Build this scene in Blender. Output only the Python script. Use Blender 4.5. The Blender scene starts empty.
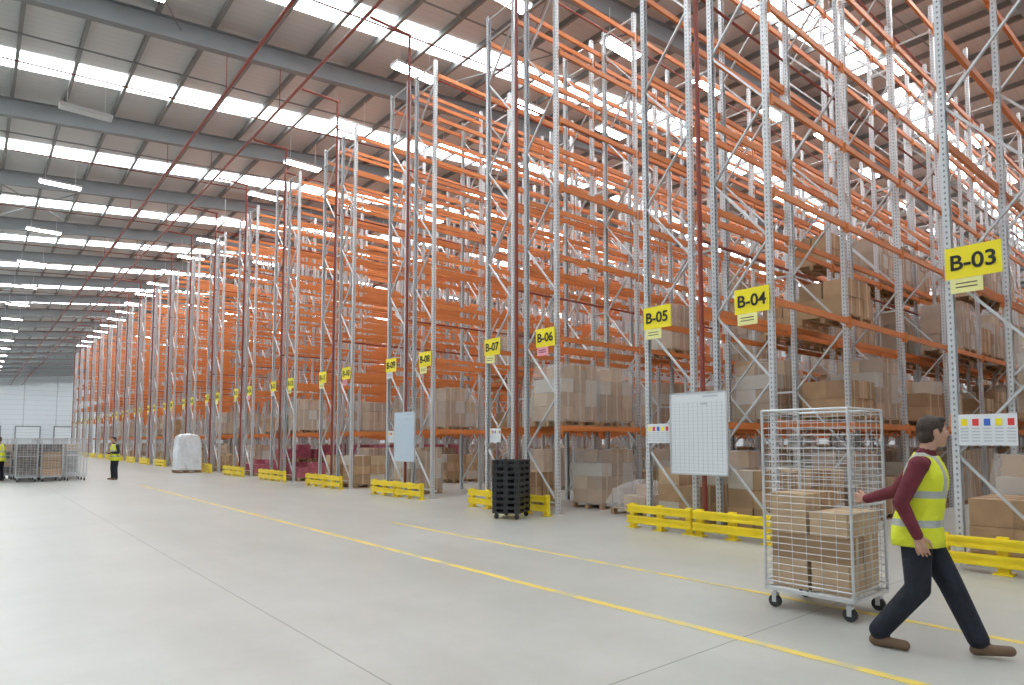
import bpy, bmesh, math, random
import numpy as np
from mathutils import Vector, Matrix
random.seed(7)
S = bpy.context.scene
COL = S.collection

# ------------------------------------------------------------------ materials
def newmat(name):
    m = bpy.data.materials.new(name); m.use_nodes = True
    nt = m.node_tree
    return m, nt, nt.nodes.get('Principled BSDF')

def mat(name, col, rough=0.5, metal=0.0, noise=0.0, nscale=6.0, bump=0.0, bscale=40.0, alpha=1.0, emit=0.0):
    m, nt, b = newmat(name)
    b.inputs['Base Color'].default_value = (*col, 1)
    b.inputs['Roughness'].default_value = rough
    b.inputs['Metallic'].default_value = metal
    if alpha < 1: b.inputs['Alpha'].default_value = alpha
    tc = nt.nodes.new('ShaderNodeTexCoord')
    if noise > 0:
        n = nt.nodes.new('ShaderNodeTexNoise'); n.inputs['Scale'].default_value = nscale
        n.inputs['Detail'].default_value = 4
        r = nt.nodes.new('ShaderNodeValToRGB')
        r.color_ramp.elements[0].position = 0.3; r.color_ramp.elements[1].position = 0.7
        r.color_ramp.elements[0].color = (*[c*(1-noise) for c in col], 1)
        r.color_ramp.elements[1].color = (*[min(1, c*(1+noise)) for c in col], 1)
        nt.links.new(tc.outputs['Object'], n.inputs['Vector'])
        nt.links.new(n.outputs['Fac'], r.inputs['Fac'])
        nt.links.new(r.outputs['Color'], b.inputs['Base Color'])
    if bump > 0:
        n2 = nt.nodes.new('ShaderNodeTexNoise'); n2.inputs['Scale'].default_value = bscale
        bp = nt.nodes.new('ShaderNodeBump'); bp.inputs['Strength'].default_value = bump
        bp.inputs['Distance'].default_value = 0.02
        nt.links.new(tc.outputs['Object'], n2.inputs['Vector'])
        nt.links.new(n2.outputs['Fac'], bp.inputs['Height'])
        nt.links.new(bp.outputs['Normal'], b.inputs['Normal'])
    return m

def math_node(nt, op, a=None, b=None, c=None):
    n = nt.nodes.new('ShaderNodeMath'); n.operation = op
    for i, v in enumerate((a, b, c)):
        if v is None: continue
        if isinstance(v, (int, float)): n.inputs[i].default_value = v
        else: nt.links.new(v, n.inputs[i])
    return n.outputs[0]

def mixcol(nt, fac, c1, c2):
    n = nt.nodes.new('ShaderNodeMix'); n.data_type = 'RGBA'
    nt.links.new(fac, n.inputs['Factor'])
    for sock, c in ((n.inputs[6], c1), (n.inputs[7], c2)):
        if isinstance(c, tuple): sock.default_value = (*c, 1)
        else: nt.links.new(c, sock)
    return n.outputs[2]

M_galv = mat('galvanised_steel', (0.56, 0.58, 0.60), 0.4, 0.3, 0.10, 3)
M_brace = mat('brace_steel', (0.58, 0.60, 0.62), 0.38, 0.3, 0.08, 3)
M_orange = mat('orange_powder_coat', (0.66, 0.215, 0.06), 0.45, 0, 0.06, 2)
M_yellow = mat('yellow_paint', (0.90, 0.70, 0.02), 0.4, 0, 0.06, 3)
M_sign = mat('sign_yellow', (0.92, 0.78, 0.02), 0.45)
M_black = mat('black_print', (0.012, 0.012, 0.014), 0.5)
M_white = mat('white_board', (0.76, 0.80, 0.83), 0.35)
M_pink = mat('pink_label', (0.85, 0.35, 0.42), 0.5)
M_paley = mat('pale_yellow_label', (0.85, 0.82, 0.35), 0.5)
M_red = mat('sprinkler_red', (0.24, 0.045, 0.03), 0.45)
M_signred = mat('sign_red', (0.75, 0.05, 0.05), 0.5)
M_signblue = mat('sign_blue', (0.05, 0.15, 0.6), 0.5)
M_greyline = mat('grey_print', (0.52, 0.55, 0.60), 0.5)
M_rafter = mat('rafter_grey', (0.22, 0.235, 0.245), 0.5, 0.0, 0.05, 1)
M_purlin = mat('purlin_grey', (0.22, 0.22, 0.21), 0.5, 0.1)
M_card = [mat('cardboard_a', (0.47, 0.31, 0.18), 0.8, 0, 0.10, 4), mat('cardboard_b', (0.38, 0.25, 0.145), 0.8, 0, 0.1, 4),
          mat('cardboard_c', (0.55, 0.40, 0.255), 0.8, 0, 0.08, 4), mat('cardboard_white', (0.56, 0.51, 0.44), 0.7, 0, 0.05, 4)]
M_tape = mat('parcel_tape', (0.58, 0.46, 0.30), 0.3)
M_wood = mat('pallet_wood', (0.42, 0.28, 0.16), 0.8, 0, 0.2, 8)
M_wrap = mat('stretch_wrap', (0.85, 0.88, 0.9), 0.15, 0, 0, 1, 0.9, 7, alpha=0.22)
M_wrapthick = mat('white_bag_wrap', (0.72, 0.75, 0.78), 0.3, 0, 0.12, 3, 0.9, 6)
M_magenta = mat('magenta_crate', (0.42, 0.11, 0.15), 0.5, 0, 0.25, 5)
M_blackpl = mat('black_plastic', (0.02, 0.022, 0.025), 0.4)
M_rubber = mat('rubber', (0.03, 0.03, 0.03), 0.6)
M_zinc = mat('zinc_wire', (0.60, 0.62, 0.64), 0.35, 0.45)
M_darkgoods = mat('dark_goods', (0.13, 0.11, 0.10), 0.6, 0, 0.5, 5)
M_lampbody = mat('lamp_housing', (0.75, 0.76, 0.78), 0.4)

def emis(name, col, s):
    m = bpy.data.materials.new(name); m.use_nodes = True
    nt = m.node_tree; nt.nodes.clear()
    e = nt.nodes.new('ShaderNodeEmission'); o = nt.nodes.new('ShaderNodeOutputMaterial')
    e.inputs[0].default_value = (*col, 1); e.inputs[1].default_value = s
    nt.links.new(e.outputs[0], o.inputs[0]); return m
M_lamp = emis('lamp_glow', (0.99, 0.99, 0.98), 34)
M_roofl = emis('rooflight_daylight', (0.91, 0.96, 1.0), 7.2)

def perforated():
    m, nt, b = newmat('perforated_upright')
    b.inputs['Metallic'].default_value = 0.3; b.inputs['Roughness'].default_value = 0.38
    uv = nt.nodes.new('ShaderNodeUVMap'); sep = nt.nodes.new('ShaderNodeSeparateXYZ')
    nt.links.new(uv.outputs[0], sep.inputs[0])
    du = math_node(nt, 'ABSOLUTE', math_node(nt, 'SUBTRACT', sep.outputs[0], 0.5))
    mu = math_node(nt, 'LESS_THAN', du, 0.13)
    fv = math_node(nt, 'FRACT', math_node(nt, 'MULTIPLY', sep.outputs[1], 13.0))
    mv = math_node(nt, 'LESS_THAN', fv, 0.40)
    mm = math_node(nt, 'MULTIPLY', mu, mv)
    c = mixcol(nt, mm, (0.60, 0.62, 0.64), (0.22, 0.22, 0.23))
    nt.links.new(c, b.inputs['Base Color'])
    return m
M_perf = perforated()

def floor_mat():
    m, nt, b = newmat('polished_concrete')
    tc = nt.nodes.new('ShaderNodeTexCoord')
    sep = nt.nodes.new('ShaderNodeSeparateXYZ'); nt.links.new(tc.outputs['Object'], sep.inputs[0])
    n1 = nt.nodes.new('ShaderNodeTexNoise'); n1.inputs['Scale'].default_value = 0.5; n1.inputs['Detail'].default_value = 10
    n1.inputs['Roughness'].default_value = 0.7
    nt.links.new(tc.outputs['Object'], n1.inputs['Vector'])
    r = nt.nodes.new('ShaderNodeValToRGB')
    r.color_ramp.elements[0].position = 0.3; r.color_ramp.elements[1].position = 0.7
    r.color_ramp.elements[0].color = (0.40, 0.405, 0.375, 1); r.color_ramp.elements[1].color = (0.52, 0.525, 0.495, 1)
    nt.links.new(n1.outputs['Fac'], r.inputs['Fac'])
    mp = nt.nodes.new('ShaderNodeMapping'); mp.inputs['Scale'].default_value = (1.6, 0.35, 1)
    nt.links.new(tc.outputs['Object'], mp.inputs[0])
    n2 = nt.nodes.new('ShaderNodeTexNoise'); n2.inputs['Scale'].default_value = 0.8; n2.inputs['Detail'].default_value = 6
    nt.links.new(mp.outputs[0], n2.inputs['Vector'])
    mr = nt.nodes.new('ShaderNodeMapRange'); mr.inputs[1].default_value=.45; mr.inputs[2].default_value=.75; mr.inputs[3].default_value=0; mr.inputs[4].default_value=.30
    nt.links.new(n2.outputs['Fac'], mr.inputs[0])
    c1 = mixcol(nt, mr.outputs[0], r.outputs['Color'], (0.33, 0.33, 0.31))
    # saw-cut joints
    def joint(axis, c0, per, w):
        d = math_node(nt,'DIVIDE',math_node(nt,'SUBTRACT',sep.outputs[axis],c0-per*20.5),per)
        f = math_node(nt,'ABSOLUTE',math_node(nt,'SUBTRACT',math_node(nt,'FRACT',d),0.5))
        return math_node(nt,'LESS_THAN',f,w/per/2)
    j = math_node(nt,'MULTIPLY',math_node(nt,'MAXIMUM',joint(1,2.95,12.0,.016),joint(0,2.2,14.0,.014)),0.6)
    c2 = mixcol(nt, j, c1, (0.12, 0.12, 0.11))
    nt.links.new(c2, b.inputs['Base Color'])
    rr = math_node(nt, 'ADD', math_node(nt, 'MULTIPLY', n1.outputs['Fac'], 0.16), 0.24)
    nt.links.new(rr, b.inputs['Roughness'])
    b.inputs['Specular IOR Level'].default_value=.45
    return m

def clad_mat(name, col, axis, per, dark=0.75):
    m, nt, b = newmat(name); b.inputs['Roughness'].default_value = 0.5
    tc = nt.nodes.new('ShaderNodeTexCoord'); sep = nt.nodes.new('ShaderNodeSeparateXYZ')
    nt.links.new(tc.outputs['Object'], sep.inputs[0])
    fac = None
    for a, p, w in zip(axis, per, (0.06, 0.03)):
        f = math_node(nt, 'LESS_THAN', math_node(nt, 'FRACT', math_node(nt, 'DIVIDE', sep.outputs[a], p)), w)
        fac = f if fac is None else math_node(nt, 'MAXIMUM', fac, f)
    c = mixcol(nt, fac, col, tuple(x*dark for x in col))
    nt.links.new(c, b.inputs['Base Color'])
    return m

def worn_yellow():
    m, nt, b = newmat('floor_line_paint'); b.inputs['Roughness'].default_value = 0.5
    tc = nt.nodes.new('ShaderNodeTexCoord')
    n = nt.nodes.new('ShaderNodeTexNoise'); n.inputs['Scale'].default_value = 3; n.inputs['Detail'].default_value = 8
    nt.links.new(tc.outputs['Object'], n.inputs['Vector'])
    r = nt.nodes.new('ShaderNodeValToRGB'); r.color_ramp.elements[0].position = 0.40; r.color_ramp.elements[1].position = 0.52
    r.color_ramp.elements[0].color = (0.58, 0.54, 0.30, 1); r.color_ramp.elements[1].color = (0.78, 0.60, 0.12, 1)
    nt.links.new(n.outputs['Fac'], r.inputs['Fac']); nt.links.new(r.outputs['Color'], b.inputs['Base Color'])
    return m

# ------------------------------------------------------------------ mesh builder
class MB:
    def __init__(s): s.v=[]; s.f=[]; s.m=[]; s.uv=[]
    def addbox(s, P, mat, uv=None):
        o=len(s.v); s.v.extend(P)
        Q=((0,3,2,1),(4,5,6,7),(0,1,5,4),(1,2,6,5),(2,3,7,6),(3,0,4,7))
        for i,q in enumerate(Q):
            s.f.append(tuple(o+k for k in q)); s.m.append(mat)
            if uv is None or i<2: s.uv.extend([(0,0)]*4)
            else: s.uv.extend([(0,uv[0]),(1,uv[0]),(1,uv[1]),(0,uv[1])])
    def box(s, c, d, mat=0, M=None, uv=None):
        x,y,z=d[0]/2,d[1]/2,d[2]/2
        P=[Vector(p) for p in ((-x,-y,-z),(x,-y,-z),(x,y,-z),(-x,y,-z),(-x,-y,z),(x,-y,z),(x,y,z),(-x,y,z))]
        if M is not None: P=[M@p for p in P]
        c=Vector(c); P=[tuple(p+c) for p in P]
        s.addbox(P,mat,uv)
    def bar(s,p,q,w,h,mat=0):
        p=Vector(p);q=Vector(q);d=q-p;L=d.length
        M=d.to_track_quat('Z','Y').to_matrix()
        s.box((p+q)/2,(w,h,L),mat,M)
    def cyl(s,p,q,r,mat=0,n=8,r2=None):
        p=Vector(p);q=Vector(q);d=q-p; r2=r if r2 is None else r2
        M=d.to_track_quat('Z','Y').to_matrix(); o=len(s.v)
        for (c,rr) in ((p,r),(q,r2)):
            for i in range(n):
                a=2*math.pi*i/n; s.v.append(tuple(c+M@Vector((rr*math.cos(a),rr*math.sin(a),0))))
        for i in range(n):
            j=(i+1)%n; s.f.append((o+i,o+j,o+n+j,o+n+i)); s.m.append(mat); s.uv.extend([(0,0)]*4)
        s.f.append(tuple(o+i for i in reversed(range(n)))); s.m.append(mat); s.uv.extend([(0,0)]*n)
        s.f.append(tuple(o+n+i for i in range(n))); s.m.append(mat); s.uv.extend([(0,0)]*n)
    def mesh(s,name,mats,smooth=False):
        me=bpy.data.meshes.new(name); me.from_pydata(s.v,[],s.f)
        for m in mats: me.materials.append(m)
        me.polygons.foreach_set('material_index',s.m)
        if len(s.uv)==len(me.loops):
            u=me.uv_layers.new(name='UVMap'); u.data.foreach_set('uv',[c for t in s.uv for c in t])
        if smooth: me.polygons.foreach_set('use_smooth',[True]*len(s.f))
        me.update(); return me
    def obj(s,name,mats,loc=(0,0,0),parent=None,rot=0,smooth=False):
        return link(s.mesh(name,mats,smooth),name,loc,parent,rot)

def link(me,name,loc=(0,0,0),parent=None,rot=0):
    o=bpy.data.objects.new(name,me); o.location=loc; o.rotation_euler=(0,0,rot)
    COL.objects.link(o)
    if parent: o.parent=parent
    return o
def empty(name,loc=(0,0,0),rot=0):
    return link(None,name,loc,None,rot)

# ------------------------------------------------------------------ shell
X0,X1,Y0,Y1=-12.0,78.0,-14.0,180.0
XR=33.0
def roofz(x): return 15.7+0.105*(x if x<XR else 2*XR-x)

b=MB(); b.box(((X0+X1)/2,(Y0+Y1)/2,-0.1),(X1-X0,Y1-Y0,0.2)); b.obj('floor',[floor_mat()])
b=MB()
for xa,xb in ((X0,XR),(XR,X1)):
    za,zb=roofz(xa),roofz(xb)
    b.addbox([(xa,Y0,za),(xb,Y0,zb),(xb,Y1,zb),(xa,Y1,za),(xa,Y0,za+.15),(xb,Y0,zb+.15),(xb,Y1,zb+.15),(xa,Y1,za+.15)],0)
b.obj('ceiling',[clad_mat('roof_sheet',(0.57,0.58,0.575),(1,),(0.333,),0.80)])
M_wall=clad_mat('wall_cladding',(0.70,0.74,0.77),(2,0),(1.1,6.0),0.72)
M_wall2=clad_mat('wall_cladding_side',(0.66,0.69,0.71),(2,1),(1.1,6.0),0.75)
for nm,c,d,mm in (('wall_back',((X0+X1)/2,Y1+.1,9.7),(X1-X0,.2,19.4),M_wall),('wall_front',((X0+X1)/2,Y0-.1,9.7),(X1-X0,.2,19.4),M_wall),
             ('wall_left',(X0-.1,(Y0+Y1)/2,7.3),(.2,Y1-Y0,14.6),M_wall2),('wall_right',(X1+.1,(Y0+Y1)/2,7.3),(.2,Y1-Y0,14.6),M_wall2)):
    b=MB(); b.box((0,0,0),d); b.obj(nm,[mm],c)
for i in range(4):
    b=MB(); b.box((0,0,2.4),(4.2,.12,4.8),0)
    for k in range(1,8): b.box((0,-.07,k*.6),(4.2,.03,.03),1)
    b.box((-2.2,-.05,2.45),(.2,.2,4.9),1); b.box((2.2,-.05,2.45),(.2,.2,4.9),1); b.box((0,-.05,4.95),(4.6,.2,.2),1)
    b.obj('door_%d'%(i+1),[M_white,M_rafter],(-4+i*7,Y1-.17,0))

RAFT=[32.6+9*k for k in range(-5,17)]
b=MB()
for y in RAFT:
    for xa,xb in ((X0+.05,XR),(XR,X1-.05)):
        def seg(w,za,zb_):
            b.addbox([(xa,y-w/2,roofz(xa)+za),(xb,y-w/2,roofz(xb)+za),(xb,y+w/2,roofz(xb)+za),(xa,y+w/2,roofz(xa)+za),
                      (xa,y-w/2,roofz(xa)+zb_),(xb,y-w/2,roofz(xb)+zb_),(xb,y+w/2,roofz(xb)+zb_),(xa,y+w/2,roofz(xa)+zb_)],0)
        seg(.30,-1.02,-.985); seg(.03,-.985,-.31); seg(.30,-.31,-.285)
    for x in (X0+.3,X1-.3):
        b.box((x,y,6.6),(.5,.3,13.2),0)
b.obj('portal_frame',[M_rafter])
b=MB(); x=X0+.5
while x<X1-.3:
    z=roofz(x); b.box((x,(Y0+Y1)/2,z-.16),(.05,Y1-Y0-.4,.22),0); b.box((x+.04,(Y0+Y1)/2,z-.27),(.09,Y1-Y0-.4,.015),0)
    x+=1.75
b.obj('purlins',[M_purlin])
b=MB()
for k in range(-4,17):
    y=29.6+9*k
    for xa,xb in ((X0+1,XR-1.2),(XR+1.2,X1-1)):
        za,zb=roofz(xa)-.02,roofz(xb)-.02
        b.addbox([(xa,y-.72,za-.01),(xb,y-.72,zb-.01),(xb,y+.72,zb-.01),(xa,y+.72,za-.01),(xa,y-.72,za),(xb,y-.72,zb),(xb,y+.72,zb),(xa,y+.72,za)],0)
b.obj('rooflight_strip',[M_roofl])
b=MB()
for i,y in enumerate(RAFT[:-1]):
    b.cyl((X0+1,y+3.0,14.25),(30,y+3.0,17.7),.03,0,6)
    if i%3==0:
        for xa in (0,14,28-1):
            b.cyl((xa,y,roofz(xa)-.6),(xa+5,y+9,roofz(xa+5)-.6),.025,0,6)
            b.cyl((xa+5,y,roofz(xa+5)-.6),(xa,y+9,roofz(xa)-.6),.025,0,6)
b.obj('roof_bracing_rod',[M_rafter])
b=MB()
for x,z,r in ((6.5,14.0,.055),(8.4,14.0,.05)):
    b.cyl((x,Y0+1,z),(x,Y1-1,z),r,0,10)
    for y in RAFT: b.cyl((x,y,z),(x,y,roofz(x)-1.03),.015,0,6)
for y in RAFT[:-1]:
    b.cyl((X0+1,y+4.5,14.1),(30,y+4.5,14.1+3.1),.028,0,6)
b.obj('sprinkler_main_pipe',[M_red])

# ------------------------------------------------------------------ lamps
M_unlit=mat('lamp_diffuser_off',(.55,.57,.58),.4)
def lamp_mesh(lens):
    b=MB(); b.box((0,0,.06),(1.7,.50,.10),0); b.box((0,0,.13),(1.2,.16,.06),0); b.box((0,0,0),(1.62,.44,.03),1)
    for x in (-.6,.6): b.cyl((x,0,.15),(x,0,1.25),.008,0,5)
    return b.mesh('high_bay_light',[M_lampbody,lens])
me_lamp=lamp_mesh(M_lamp); me_off=lamp_mesh(M_unlit)
PITCH=5.05; RX=10.0
for k in range(-2,20):
    y=9.12+PITCH*k
    for x in [11.6+5.2*i for i in range(9)]:
        link(me_lamp,'high_bay_light',(x,y,roofz(x)-2.3))
for k in range(-4,17):
    for x in (2.9,-4.5):
        link(me_off if (k==0 and x>0) else me_lamp,'high_bay_light',(x,28.6+9*k,14.0))

# ------------------------------------------------------------------ racking
def racking_mesh(levels,nb,H=12.7):
    b=MB(); L=2.8
    for i in range(nb+1):
        x=i*L
        for ya,yb in ((0,1.1),(1.5,2.6)):
            for y,sgn in ((ya,1),(yb,-1)):
                b.box((x,y,H/2),(.10,.010,H),2,uv=(0,H))
                b.box((x-.045,y+sgn*.04,H/2),(.010,.08,H),2,uv=(0,H))
                b.box((x+.045,y+sgn*.04,H/2),(.010,.08,H),2,uv=(0,H))
                b.box((x,y+sgn*.03,.006),(.16,.16,.012),0)
            z=.25; flip=(i%2==0); st=1.18
            b.bar((x,ya+.03,z),(x,yb-.03,z),.04,.03,0)
            while z+st<H:
                if flip: b.bar((x,ya+.04,z),(x,yb-.04,z+st),.045,.03,0)
                else: b.bar((x,yb-.04,z),(x,ya+.04,z+st),.045,.03,0)
                flip=not flip; z+=st
            b.bar((x,ya+.03,z),(x,yb-.03,z),.04,.03,0)
            if i in(0,1):
                b.bar((x,ya+.03,H-.1),(x,yb-.03,H-.1),.04,.03,0)
        for z in (2.6,5.0,8.3,11.5):
            b.bar((x,1.1,z),(x,1.5,z),.04,.04,0)
        if i<nb:
            for z in levels:
                for y in (-.02,1.12,1.48,2.62):
                    b.box((x+L/2,y,z-.06),(L-.12,.05,.11),1)
                    for xx in (x+.065,x+L-.065): b.box((xx,y,z-.08),(.02,.06,.2),1)
    return b.mesh('pallet_racking',[M_brace,M_orange,M_perf])
LV=[1.95,3.95,5.8,7.4,9.0,10.6,12.1]
LV2=[1.95,3.95,5.5,6.9,8.3,9.7,11.0,12.3]
NB=15
me_rA=racking_mesh(LV,NB); me_rB=racking_mesh(LV2,NB)

def pallet(b,w=1.2,d=1.0,z0=0,m=0):
    for i in range(7): b.box((-w/2+.05+i*(w-.1)/6,0,z0+.135),(.09,d,.02),m)
    for y in (-d/2+.05,0,d/2-.05):
        b.box((0,y,z0+.115),(w,.09,.02),m); b.box((0,y,z0+.01),(w,.09,.02),m)
        for x in (-w/2+.07,0,w/2-.07): b.box((x,y,z0+.062),(.12,.09,.085),m)
def load_mesh(seed,h,nx,ny,nz,wrap,mag=False):
    R=random.Random(seed); b=MB(); pallet(b)
    bx,by,bz=1.14/nx,.96/ny,h/nz
    for k in range(nz):
        for i in range(nx):
            for j in range(ny):
                if k==nz-1 and R.random()<.3: continue
                mm=R.choice([1,1,2,2,3,4]) if not mag else 7
                cx=-.57+bx*(i+.5)+R.uniform(-.012,.012); cy=-.48+by*(j+.5)+R.uniform(-.012,.012); cz=.147+bz*(k+.5)
                M=Matrix.Rotation(R.uniform(-.03,.03),3,'Z')
                b.box((cx,cy,cz),(bx-.014,by-.014,bz-.006),mm,M)
                if not mag: b.box((cx,cy,cz),(.05,by-.010,bz-.002),5,M)
    if wrap:
        zs=[.10,.14+h*.35,.14+h*.75,.17+h]; sc=[1.0,1.02,1.0,.90]
        for a in range(3):
            P=[]
            for q in (a,a+1):
                w_,d_,z_=.61*sc[q],.52*sc[q],zs[q]
                P.append([(-w_,-d_,z_),(w_,-d_,z_),(w_,d_,z_),(-w_,d_,z_)])
            o=len(b.v); b.v.extend(P[0]+P[1])
            for q in ((0,1,5,4),(1,2,6,5),(2,3,7,6),(3,0,4,7))+(((4,5,6,7),) if a==2 else ()):
                b.f.append(tuple(o+t for t in q)); b.m.append(6); b.uv.extend([(0,0)]*4)
    return b.mesh('pallet_load',[M_wood]+M_card+[M_tape,M_wrap,M_magenta])
loads=[load_mesh(1,1.25,3,2,4,True),load_mesh(2,.95,2,2,3,False),load_mesh(3,1.45,3,3,5,True),load_mesh(4,.7,3,2,2,False),load_mesh(5,1.2,3,2,3,True)]
load_mag=load_mesh(9,.58,2,2,3,False,True)

def sign_board(parent,loc,text,label):
    b=MB(); b.box((0,0,0),(.012,.62,.42),0)
    b.box((-.004,.08,-.31),(.01,.36,.19),1)
    for zz in (.0,-.05): b.box((-.011,.08,-.28+zz),(.004,.24,.012),2)
    o=b.obj('aisle_sign',[M_sign,label,M_black],loc,parent)
    cu=bpy.data.curves.new('aisle_sign_text','FONT'); cu.body=text; cu.size=.28; cu.align_x='CENTER'; cu.align_y='CENTER'
    cu.extrude=.003; cu.offset=.005
    cu.materials.append(M_black)
    t=bpy.data.objects.new('aisle_sign_text',cu); COL.objects.link(t); t.parent=o
    t.location=(-.012,0,-.01); t.rotation_euler=(math.pi/2,0,-math.pi/2)
    return o

def guard_mesh():
    b=MB()
    for ya,yb in ((-.12,1.28),(1.32,2.72)):
        for y in (ya+.08,(ya+yb)/2,yb-.08):
            b.box((0,y,.225),(.08,.12,.45),0); b.box((0,y,.01),(.18,.2,.02),0)
        for z in (.36,.16):
            b.box((-.06,(ya+yb)/2,z),(.05,yb-ya,.14),0)
            b.box((-.09,(ya+yb)/2,z+.045),(.03,yb-ya,.035),0); b.box((-.09,(ya+yb)/2,z-.045),(.03,yb-ya,.035),0)
    return b.mesh('rack_end_guard',[M_yellow])
me_guard=guard_mesh()

def sprink_mesh():
    b=MB()
    b.cyl((-.16,1.25,.4),(-.16,1.25,14.0),.042,0,8)
    b.cyl((-1.5,1.25,14.0),(-.1,1.25,14.0),.042,0,8)
    for z in (5.2,9.8,13.0):
        b.cyl((-.16,1.3,z),(NB*2.8,1.3,z),.028,0,6)
    return b.mesh('sprinkler_riser_pipe',[M_red])
me_spr=sprink_mesh()

RY=5.3
RR=random.Random(21)
for k in range(-2,19):
    y=RY+PITCH*k
    o=link(me_rA if k<2 else me_rB,'pallet_racking',(RX,y,0))
    link(me_spr,'sprinkler_riser_pipe',(0,0,0),o)
    if k>=-1: link(me_guard,'rack_end_guard',(RX-.4,y,0))
    n1=4+2*k
    for n,yy in ((n1,.33),(n1+1,2.27)):
        if n>=2:
            lab=[M_paley,M_paley,M_pink,M_white][(n*7)%4] if n>5 else M_paley
            sign_board(o,(-.09,yy,3.95),'B-%02d'%n,lab)
    lv=LV if k<2 else LV2
    for bay in range(NB):
        for side,yc in ((0,.55),(1,2.05)):
            for l,z in enumerate([0]+lv[:4]):
                for px in (.76,2.04):
                    if k<0: p=[.75,.5,.08,.0,.0][l]
                    elif k==0: p=[.85,.65,.62,.28,0][l]
                    elif k==1: p=[.75,.6,.16,.05,0][l]
                    elif k<5: p=[.5,.35,.03,.0,0][l]
                    else: p=[.3,.15,.0,0,0][l]
                    if k>=0 and bay==0 and l>=2: p=0
                    if k==0 and bay==0 and l==1: p=.4
                    if k==-1 and bay==0 and side==1 and l==1: p=0
                    if k in(4,5) and bay<3 and l==0:
                        link(load_mag,'pallet_load_part',(bay*2.8+px,yc,0.0),o)
                        if RR.random()<.35: link(load_mag,'pallet_load_part',(bay*2.8+px,yc,0.73),o)
                        continue
                    if RR.random()<p:
                        me=RR.choice([loads[1],loads[3],loads[4],loads[0]] if l in(0,1) else [loads[0],loads[2],loads[4],loads[3]])
                        link(me,'pallet_load_part',(bay*2.8+px,yc,z+.002),o,RR.choice([0,math.pi]))

def notice_board(y0,col):
    b=MB(); W,Hh=1.13,1.42
    b.box((0,0,0),(.03,W,Hh),0)
    for s_ in (-1,1):
        b.box((-.01,s_*W/2,0),(.04,.025,Hh+.02),2); b.box((-.01,0,s_*Hh/2),(.04,W,.025),2)
    for i in range(1,12): b.box((-.017,-W/2+i*W/12,-.06),(.003,.005,Hh-.2),1)
    for i in range(20): b.box((-.017,0,-Hh/2+.06+i*.062),(.003,W-.06,.005),1)
    b.box((-.019,-.12,Hh/2-.2),(.004,.12,.03),1); b.box((-.019,-.25,Hh/2-.07),(.004,.3,.03),1)
    b.bar((.03,-W/2+.1,-Hh/2),(.03,-W/2+.1,Hh/2),.03,.03,2); b.bar((.03,W/2-.1,-Hh/2),(.03,W/2-.1,Hh/2),.03,.03,2)
    return b.obj('planning_board',[col,M_greyline,M_galv,M_black],(RX-.27,y0,1.74))
notice_board(6.58,M_white)
notice_board(16.5,mat('pale_blue_board',(0.58,0.70,0.80),.35))
def safety(y0,w,h,z=1.75):
    b=MB(); b.box((0,0,0),(.012,w,h),0)
    n=5; cs=[1,2,3,1,2]
    for i in range(n):
        y=-w/2+w*(i+.5)/n
        b.box((-.008,y,h*.24),(.004,w/n*.55,h*.22),cs[i])
        for j in range(5): b.box((-.008,y,h*.04-j*h*.1),(.004,w/n*.7,h*.035),4)
    return b.obj('safety_notice',[M_white,M_signred,M_sign,M_signblue,M_greyline],(RX-.08,y0,z))
safety(2.45,.62,.40); safety(7.58,.5,.36); safety(12.5,.42,.34); safety(17.6,.42,.34)

b=MB()
b.box((4.88,12,.002),(.09,30,.004)); b.box((6.5,5.2,.002),(.08,12.6,.004))
b.obj('floor_marking_line',[worn_yellow()])

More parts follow.
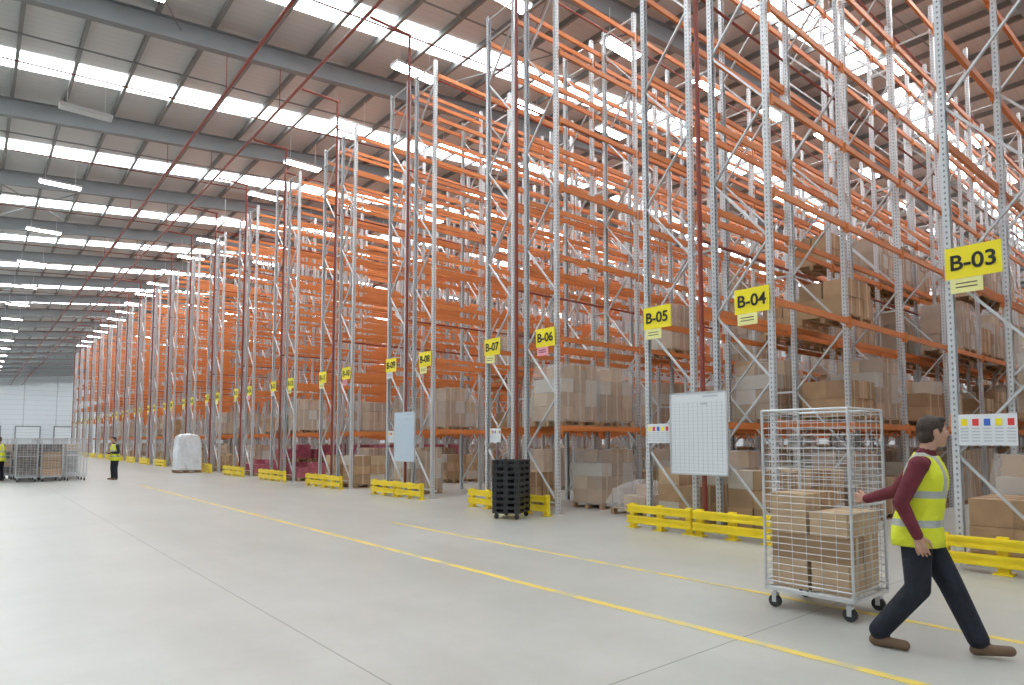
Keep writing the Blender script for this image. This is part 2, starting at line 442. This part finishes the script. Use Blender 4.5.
# ------------------------------------------------------------------ roll cage
def roll_cage(loc,rot,w=.72,d=.80,H=1.72,contents=None,open_front=True,seed=0,name='roll_cage'):
    R=random.Random(seed); b=MB(); hw,hd=w/2,d/2
    for x in (-hw+.06,hw-.06):
        for y in (-hd+.06,hd-.06):
            b.cyl((x-.018,y,.06),(x+.018,y,.06),.06,1,14); b.box((x,y,.125),(.06,.05,.03),0); b.box((x-.026,y,.09),(.006,.04,.08),0); b.box((x+.026,y,.09),(.006,.04,.08),0); b.cyl((x,y,.13),(x,y,.18),.018,0,8)
    for x in (-hw,hw): b.box((x,0,.19),(.03,d,.03),0)
    for y in (-hd,0,hd): b.box((0,y,.19),(w,.03,.03),0)
    for i in range(9): b.cyl((-hw+w*i/8,-hd,.205),(-hw+w*i/8,hd,.205),.004,0,4)
    for x in (-hw,hw):
        for y in (-hd,hd): b.cyl((x,y,.17),(x,y,H),.014,0,8)
    def panel(p,q):
        p=Vector(p);q=Vector(q)
        b.cyl((*p,H),(*q,H),.013,0,6); b.cyl((*p,.26),(*q,.26),.008,0,6)
        for i in range(1,6):
            c=p.lerp(q,i/6); b.cyl((c.x,c.y,.22),(c.x,c.y,H),.003,0,4)
        z=.30
        while z<H-.03:
            b.cyl((*p,z),(*q,z),.0035,0,4); z+=.065
    panel((-hw,-hd),(-hw,hd)); panel((hw,-hd),(hw,hd)); panel((-hw,hd),(hw,hd))
    if not open_front: panel((-hw,-hd),(hw,-hd))
    b.cyl((-hw,-hd,1.02),(hw,-hd,1.02),.012,0,6)
    if contents=='cartons':
        z=.215
        for lay,(hh,nx,ny) in enumerate(((.27,2,2),(.24,2,1),(.22,1,2),(.16,2,2))):
            for i in range(nx):
                for j in range(ny):
                    if lay==3 and R.random()<.6: continue
                    bw=(w-.06)/nx; bd=(d-.06)/ny
                    M=Matrix.Rotation(R.uniform(-.05,.05),3,'Z')
                    c=(-hw+.03+bw*(i+.5),-hd+.03+bd*(j+.5),z+hh/2)
                    b.box(c,(bw-.04,bd-.04,hh-.004),2+R.choice([0,1,2]),M); b.box(c,(.05,bd-.036,hh),5,M)
            z+=hh
    elif contents=='dark':
        z=.215
        for lay in range(4):
            hh=.32
            for j in range(2):
                M=Matrix.Rotation(R.uniform(-.05,.05),3,'Z')
                b.box((0,-d/4+j*d/2,z+hh/2),(w-.08,d/2-.05,hh-.02),6 if R.random()<.65 else 2+R.randrange(3),M)
            z+=hh
    return b.obj(name,[M_zinc,M_rubber]+M_card[:3]+[M_tape,M_darkgoods],loc,None,rot)
roll_cage((6.39,2.93,0),0,.74,.82,1.90,'cartons',False,3)
cn=0
for r,y in enumerate((32.3,33.6,34.9,36.2)):
    for x in (3.45,2.65,1.85,1.05,.2):
        if r<2 and x<1.5: continue
        cn+=1
        roll_cage((x+RR.uniform(-.08,.08),y+RR.uniform(-.1,.1),0),RR.uniform(-.15,.15),.70,.80,1.72,None if (x>3 and r<2) else ('dark' if cn%4 else 'cartons'),False,cn)

# black plastic pallet stack on a dolly
b=MB()
for x in (-.32,.32):
    for y in (-.22,.22): b.cyl((x-.02,y,.05),(x+.02,y,.05),.05,0,12); b.box((x,y,.1),(.06,.06,.03),0)
z=.12
for i in range(9):
    b.box((0,0,z+.012),(.78,.58,.025),0)
    for x in (-.34,0,.34):
        for y in (-.24,0,.24): b.box((x,y,z+.06),(.1,.1,.075),0)
    b.box((0,-.28,z+.105),(.8,.03,.03),0); b.box((0,.28,z+.105),(.8,.03,.03),0)
    b.box((-.385,0,z+.105),(.03,.56,.03),0); b.box((.385,0,z+.105),(.03,.56,.03),0)
    for y in (-.14,0,.14): b.box((0,y,z+.105),(.76,.06,.02),0)
    z+=.122
b.obj('plastic_pallet_stack',[M_blackpl],(8.85,10.6,0),None,.55)

def lumpy(name,loc,w,d,h,m,seed=0,taper=.28):
    bm=bmesh.new(); bmesh.ops.create_cube(bm,size=1)
    bmesh.ops.subdivide_edges(bm,edges=bm.edges[:],cuts=9,use_grid_fill=True)
    R=random.Random(seed)
    for v in bm.verts:
        t=v.co.z+.5; s_=1-taper*t**3
        v.co=Vector((v.co.x*w*s_+R.uniform(-.025,.025),v.co.y*d*s_+R.uniform(-.025,.025),.15+max(0,t)*h*(1-taper*1.2*(v.co.x**2+v.co.y**2))+(R.uniform(-.03,.03) if t>0.05 else 0)))
    me=bpy.data.meshes.new(name); bm.to_mesh(me); bm.free(); me.materials.append(m)
    for p in me.polygons: p.use_smooth=False
    o=link(me,name,loc)
    b=MB(); pallet(b); b.obj('pallet',[M_wood],(0,0,0),o)
    return o
lumpy('wrapped_pallet_load',(8.7,36.6,0),1.15,1.0,1.85,M_wrapthick,2,.16)
e=lumpy('wrapped_pallet_load',(11.6,9.25,0),1.3,1.1,.6,M_wrap,5,.35)
b=MB()
for i,(x,y,z,w_) in enumerate(((-.25,-.2,.28,.45),(.3,.1,.28,.40),(-.1,.25,.28,.35),(0,0,.52,.35))): b.box((x,y,z),(w_,.35,.24),i%3,Matrix.Rotation(.2*i,3,'Z'))
b.obj('cartons',M_card,(0,0,0),e)

# ------------------------------------------------------------------ people
def unit_ico():
    bm=bmesh.new(); bmesh.ops.create_icosphere(bm,subdivisions=3,radius=1)
    v=[x.co.copy() for x in bm.verts]; f=[tuple(q.index for q in x.verts) for x in bm.faces]; bm.free(); return v,f
ICO=unit_ico()
def blob(name,prims,voxel,smooth,mats,tags,parent,clipz=None):
    V=[];F=[]
    for p in prims:
        if p[0]=='e':
            _,tag,c,r,R=p; o=len(V); c=Vector(c)
            for v in ICO[0]:
                w=Vector((v.x*r[0],v.y*r[1],v.z*r[2]))
                if R is not None: w=R@w
                V.append(c+w)
            F+= [tuple(o+i for i in f) for f in ICO[1]]
        else:
            _,tag,a,c,ra,rc=p; a=Vector(a);c=Vector(c)
            bm=bmesh.new()
            for v in ICO[0]: bm.verts.new(a+v*ra)
            for v in ICO[0]: bm.verts.new(c+v*rc)
            ret=bmesh.ops.convex_hull(bm,input=bm.verts[:])
            dele=[g for g in ret['geom_interior'] if isinstance(g,bmesh.types.BMVert)]
            if dele: bmesh.ops.delete(bm,geom=dele,context='VERTS')
            bm.verts.index_update(); o=len(V)
            V+=[v.co.copy() for v in bm.verts]; F+=[tuple(o+q.index for q in f.verts) for f in bm.faces]; bm.free()
    me=bpy.data.meshes.new('tmp'); me.from_pydata([tuple(v) for v in V],[],F)
    t=bpy.data.objects.new('tmp',me); COL.objects.link(t)
    md=t.modifiers.new('r','REMESH'); md.mode='VOXEL'; md.voxel_size=voxel
    if smooth:
        sm=t.modifiers.new('s','SMOOTH'); sm.iterations=smooth; sm.factor=.5
    dg=bpy.context.evaluated_depsgraph_get(); dg.update()
    me2=bpy.data.meshes.new_from_object(t.evaluated_get(dg)); bpy.data.objects.remove(t); bpy.data.meshes.remove(me)
    me2.name=name
    me2.materials.clear()
    for m in mats: me2.materials.append(m)
    if clipz is not None:
        for v in me2.vertices:
            if v.co.z<clipz: v.co.z=clipz
    n=len(me2.polygons)
    C=np.zeros(n*3); me2.polygons.foreach_get('center',C); C=C.reshape(-1,3)
    best=np.full(n,1e9); idx=np.zeros(n,int)
    for p in prims:
        ti=tags.index(p[1])
        if p[0]=='e':
            q=C-np.array(p[2])
            if p[4] is not None: q=q@np.array(p[4])
            dd=(np.linalg.norm(q/np.array(p[3]),axis=1)-1)*min(p[3])
        else:
            a=np.array(p[2],float);c=np.array(p[3],float);ab=c-a; L=max((ab@ab),1e-9)
            tt=np.clip(((C-a)@ab)/L,0,1); dd=np.linalg.norm(C-a-tt[:,None]*ab,axis=1)-(p[4]+(p[5]-p[4])*tt)
        m_=dd<best; best[m_]=dd[m_]; idx[m_]=ti
    me2.polygons.foreach_set('material_index',idx.tolist())
    me2.polygons.foreach_set('use_smooth',[True]*n); me2.update()
    return link(me2,name,(0,0,0),parent)

M_skin=mat('skin',(0.52,0.30,0.22),.5,0,.05,20)
M_hair=mat('dark_hair',(0.04,0.024,0.016),.6,0,.3,60,.4,120)
M_lip=mat('lip',(0.42,0.16,0.14),.5)
M_eyew=mat('eye_white',(.7,.7,.68),.3); M_eyed=mat('iris',(.03,.02,.015),.2)
M_trouser=mat('navy_trouser',(0.012,0.015,0.025),.85,0,.3,8,.9,11)
M_shoe=mat('brown_shoe',(0.15,0.09,0.05),.6,0,.15,10)
M_maroon=mat('maroon_sleeve',(0.14,0.02,0.032),.85,0,.2,10,.8,14)
M_blacksl=mat('black_sleeve',(0.02,0.02,0.025),.85,0,.2,10,.4,18)
def vest_mat():
    m,nt,b=newmat('hi_vis_vest'); b.inputs['Roughness'].default_value=.7
    tc=nt.nodes.new('ShaderNodeTexCoord'); sep=nt.nodes.new('ShaderNodeSeparateXYZ'); nt.links.new(tc.outputs['Object'],sep.inputs[0])
    z=sep.outputs[2]; x=sep.outputs[0]
    def band(s,c,w): return math_node(nt,'LESS_THAN',math_node(nt,'ABSOLUTE',math_node(nt,'SUBTRACT',s,c)),w)
    h=math_node(nt,'MAXIMUM',band(z,1.20,.027),band(z,.98,.027))
    v=math_node(nt,'MULTIPLY',band(math_node(nt,'ABSOLUTE',x),.105,.024),math_node(nt,'GREATER_THAN',z,1.2))
    f=math_node(nt,'MAXIMUM',h,v)
    c=mixcol(nt,f,(0.70,0.76,0.03),(0.40,0.42,0.40)); nt.links.new(c,b.inputs['Base Color'])
    n2=nt.nodes.new('ShaderNodeTexNoise'); n2.inputs['Scale'].default_value=9
    bp=nt.nodes.new('ShaderNodeBump'); bp.inputs['Strength'].default_value=.8; bp.inputs['Distance'].default_value=.04
    nt.links.new(tc.outputs['Object'],n2.inputs['Vector']); nt.links.new(n2.outputs['Fac'],bp.inputs['Height']); nt.links.new(bp.outputs['Normal'],b.inputs['Normal'])
    return m
M_vest=vest_mat()

def hand(parent,wrist,fdir,pnorm,side,curl,vox=.0045):
    f=Vector(fdir).normalized(); n=Vector(pnorm); n=(n-f*n.dot(f)).normalized(); t=f.cross(n)*side
    w=Vector(wrist)
    P=[('c','s',w-f*.03,w+f*.02,.027,.026)]
    for o in (-.028,-.01,.01,.028): P.append(('c','s',w+f*.015+t*o*.7,w+f*.085+t*o,.014,.0125))
    lens=(.060,.074,.080,.070)
    for i,o in enumerate((-.033,-.011,.011,.033)):
        p=w+f*.088+t*o; L=lens[i]; a=0; r=.0098
        for s_,fr in enumerate((.45,.32,.25)):
            a+=curl*(0.7 if s_==0 else 1.0)
            d=f*math.cos(a)+n*math.sin(a)+t*o*1.2
            q=p+d.normalized()*L*fr*1.05; P.append(('c','s',p,q,r,r-.001)); p=q; r-=.0009
    p=w+f*.025+t*.03; q=p+(f*.6+t*.55+n*.35).normalized()*.042; P.append(('c','s',p,q,.014,.012))
    q2=q+(f*.8+t*.1+n*(.3+.4*curl)).normalized()*.034; P.append(('c','s',q,q2,.0115,.0095))
    q3=q2+(f*.8-t*.1*curl+n*.5*curl).normalized()*.024; P.append(('c','s',q2,q3,.0095,.008))
    return blob('hand',[('c','s',tuple(a[2]),tuple(a[3]),a[4],a[5]) for a in P],vox,2,[M_skin],['s'],parent)

def worker(name,loc,rot,J,sleeve,vox=.009,handvox=.0045,hairm=None):
    e=empty(name,loc,rot)
    P=[]
    c=lambda tag,a,b_,ra,rb: P.append(('c',tag,a,b_,ra,rb))
    el=lambda tag,a,r,R=None: P.append(('e',tag,a,r,R))
    lean=J.get('lean',.03)
    el('t',(0,0,.955),(.17,.13,.13)); el('sl',(0,lean*.4,1.10),(.15,.115,.16)); el('sl',(0,lean,1.29),(.17,.125,.19))
    c('sl',(-.15,lean,1.43),(.15,lean,1.43),.06,.06); c('sl',(0,lean,1.46),(0,lean+.01,1.51),.08,.066)
    hx,hy,hz=0,lean+.06,1.67
    ya=J.get('headyaw',0); cy=lean+.04
    H0=len(P)
    c('sk',(0,lean,1.48),(0,hy-.02,1.62),.058,.055)
    el('sk',(0,hy,hz+.012),(.073,.092,.108)); el('sk',(0,hy+.03,hz-.055),(.054,.056,.055)); c('sk',(0,hy+.056,hz-.088),(0,hy+.060,hz-.085),.026,.026)
    c('sk',(0,hy+.088,hz+.022),(0,hy+.104,hz-.016),.008,.014)
    c('sk',(-.036,hy+.076,hz+.032),(.036,hy+.076,hz+.032),.013,.013)
    for s_ in(-1,1):
        el('sk',(s_*.076,hy-.005,hz),(.010,.020,.030)); el('sk',(s_*.035,hy+.062,hz-.02),(.028,.024,.03))
    el('sk',(0,hy+.078,hz-.05),(.026,.018,.016))
    el('h',(0,hy-.018,hz+.040),(.083,.098,.096)); el('h',(0,hy-.045,hz-.02),(.074,.066,.078)); el('h',(0,hy+.045,hz+.098),(.062,.046,.028))
    for s_ in(-1,1): el('h',(s_*.068,hy+.012,hz+.03),(.014,.03,.04))
    Rm=Matrix.Rotation(ya,3,'Z'); cc=Vector((0,cy,0))
    if ya:
        for i in range(H0+1,len(P)):
            p=P[i]
            if p[0]=='e': P[i]=('e',p[1],tuple(Rm@(Vector(p[2])-cc)+cc),p[3],Rm)
            else: P[i]=('c',p[1],tuple(Rm@(Vector(p[2])-cc)+cc),tuple(Rm@(Vector(p[3])-cc)+cc),p[4],p[5])
    for s_,sd in ((1,'R'),(-1,'L')):
        sh,elb,wr=J['sh'+sd],J['el'+sd],J['wr'+sd]
        el('sl',sh,(.070,.072,.072)); c('sl',sh,elb,.068,.054); c('sl',elb,wr,.055,.039)
        hp,kn,an=J['hp'+sd],J['kn'+sd],J['an'+sd]
        c('t',hp,kn,.112,.087); c('t',kn,an,.087,.074)
        heel,toe=J['he'+sd],J['to'+sd]
        c('so',heel,toe,.043,.038); c('so',tuple(Vector(an)*.5+Vector(heel)*.5),tuple((Vector(heel)+Vector(toe))/2),.043,.040)
    el('t',(0,-.055,.93),(.145,.10,.11))
    blob('body',P,vox,3,[M_trouser,sleeve,M_skin,hairm or M_hair,M_shoe],['t','sl','sk','h','so'],e,0.002)
    rings=[(.805,.210,.180,.0),(.86,.208,.178,.0),(.93,.202,.170,.0),(1.0,.196,.162,.006),(1.08,.191,.156,lean*.4),(1.16,.189,.154,lean*.6),
           (1.24,.190,.155,lean*.85),(1.31,.192,.152,lean),(1.37,.192,.142,lean),(1.42,.185,.124,lean),(1.46,.162,.104,lean),(1.49,.130,.088,lean+.003),(1.515,.095,.080,lean+.006)]
    b3=MB(); N=56; tot=[(r,0) for r in rings]+[((r[0]-.002,r[1]-.012,r[2]-.012,r[3]),1) for r in reversed(rings)]
    for (z,rx,ry,cyy),ins in tot:
        for i in range(N):
            a=2*math.pi*i/N; cs,sn=math.cos(a),math.sin(a)
            k_=(abs(cs)**2.6+abs(sn)**2.6)**(-1/2.6)
            wv=1+ (.022*math.sin(5*a+z*7)+.014*math.sin(9*a-z*13))*max(0,min(1,(1.45-z)*2))
            zz=z
            if z>1.5: zz=z-.045*max(0,sn)
            b3.v.append((rx*k_*cs*wv,cyy+ry*k_*sn*wv,zz))
    for r_ in range(len(tot)):
        r2=(r_+1)%len(tot)
        for i in range(N):
            j=(i+1)%N; b3.f.append((r_*N+i,r_*N+j,r2*N+j,r2*N+i)); b3.m.append(0)
    b3.obj('hi_vis_vest',[M_vest],(0,0,0),e,0,True)
    b2=MB()
    def bl(c0,r,mi):
        o=len(b2.v)
        for v in ICO[0]: b2.v.append(tuple(Rm@(Vector((c0[0]+v.x*r[0],c0[1]+v.y*r[1],c0[2]+v.z*r[2]))-cc)+cc))
        for f in ICO[1]: b2.f.append(tuple(o+i for i in f)); b2.m.append(mi)
    for s_ in(-1,1):
        bl((s_*.031,hy+.078,hz+.008),(.0125,.010,.0065),0); bl((s_*.031,hy+.085,hz+.008),(.006,.004,.0055),1)
        bl((s_*.033,hy+.088,hz+.030),(.018,.005,.004),3)
    bl((0,hy+.094,hz-.050),(.020,.004,.0045),2)
    b2.obj('face_features',[M_eyew,M_eyed,M_lip,M_hair],(0,0,0),e,0,True)
    for s_,sd in ((1,'R'),(-1,'L')):
        hd=J['hand'+sd]
        hand(e,J['wr'+sd],hd[0],hd[1],hd[2],hd[3],handvox)
    return e

walk=dict(lean=.07,headyaw=.45,
 shR=(.205,.05,1.42),elR=(.265,-.07,1.14),wrR=(.25,.03,.90),
 shL=(-.205,.01,1.42),elL=(-.275,-.17,1.19),wrL=(-.335,-.40,1.11),
 hpR=(.09,0,.90),knR=(.095,.0,.48),anR=(.09,-.27,.125),heR=(.09,-.305,.045),toR=(.10,-.10,.040),
 hpL=(-.09,.01,.90),knL=(-.09,.19,.52),anL=(-.08,.35,.13),heL=(-.08,.335,.05),toL=(-.085,.54,.075),
 handR=((.0,.25,-1),(-1,0,0),1,.35),handL=((-.25,-1,0),(-1,.0,0),-1,1.15))
worker('warehouse_worker',(5.69,1.89,0),math.pi+.2,walk,M_maroon,.0075)
stand=dict(lean=.02,
 shR=(.2,.02,1.42),elR=(.26,.0,1.13),wrR=(.14,.22,1.12),
 shL=(-.2,.02,1.42),elL=(-.26,.0,1.13),wrL=(-.12,.23,1.14),
 hpR=(.09,0,.90),knR=(.12,.02,.5),anR=(.14,-.02,.10),heR=(.14,-.05,.044),toR=(.17,.15,.04),
 hpL=(-.09,0,.90),knL=(-.11,.03,.5),anL=(-.13,.0,.10),heL=(-.13,-.03,.044),toL=(-.16,.17,.04),
 handR=((-.7,.7,.05),(0,.3,1),1,.5),handL=((.7,.7,.05),(0,.3,1),-1,.5))
w2=worker('warehouse_worker',(4.75,31.7,0),math.radians(110),stand,M_blacksl,.013,.006)
b=MB(); b.box((0,0,0),(.23,.32,.012),0); b.box((0,0,.008),(.2,.28,.004),1); b.obj('clipboard',[M_blackpl,M_white],(0,.36,1.155),w2)
worker('warehouse_worker',(1.0,33.4,0),math.radians(60),stand,M_blacksl,.013,.006)

# ------------------------------------------------------------------ world, camera
w=bpy.data.worlds.new('World'); S.world=w; w.use_nodes=True
w.node_tree.nodes['Background'].inputs[0].default_value=(.8,.9,1,1); w.node_tree.nodes['Background'].inputs[1].default_value=1.0
cam=bpy.data.cameras.new('camera'); co=bpy.data.objects.new('camera',cam); COL.objects.link(co)
co.location=(0,0,1.6); co.rotation_euler=(math.radians(93.7),0,math.radians(-39.9))
cam.lens=22.8; cam.sensor_width=36; cam.shift_y=.0557; cam.clip_end=500; cam.clip_start=.05
S.camera=co
S.view_settings.view_transform='Standard'
S.view_settings.look='None'
S.view_settings.exposure=0.22
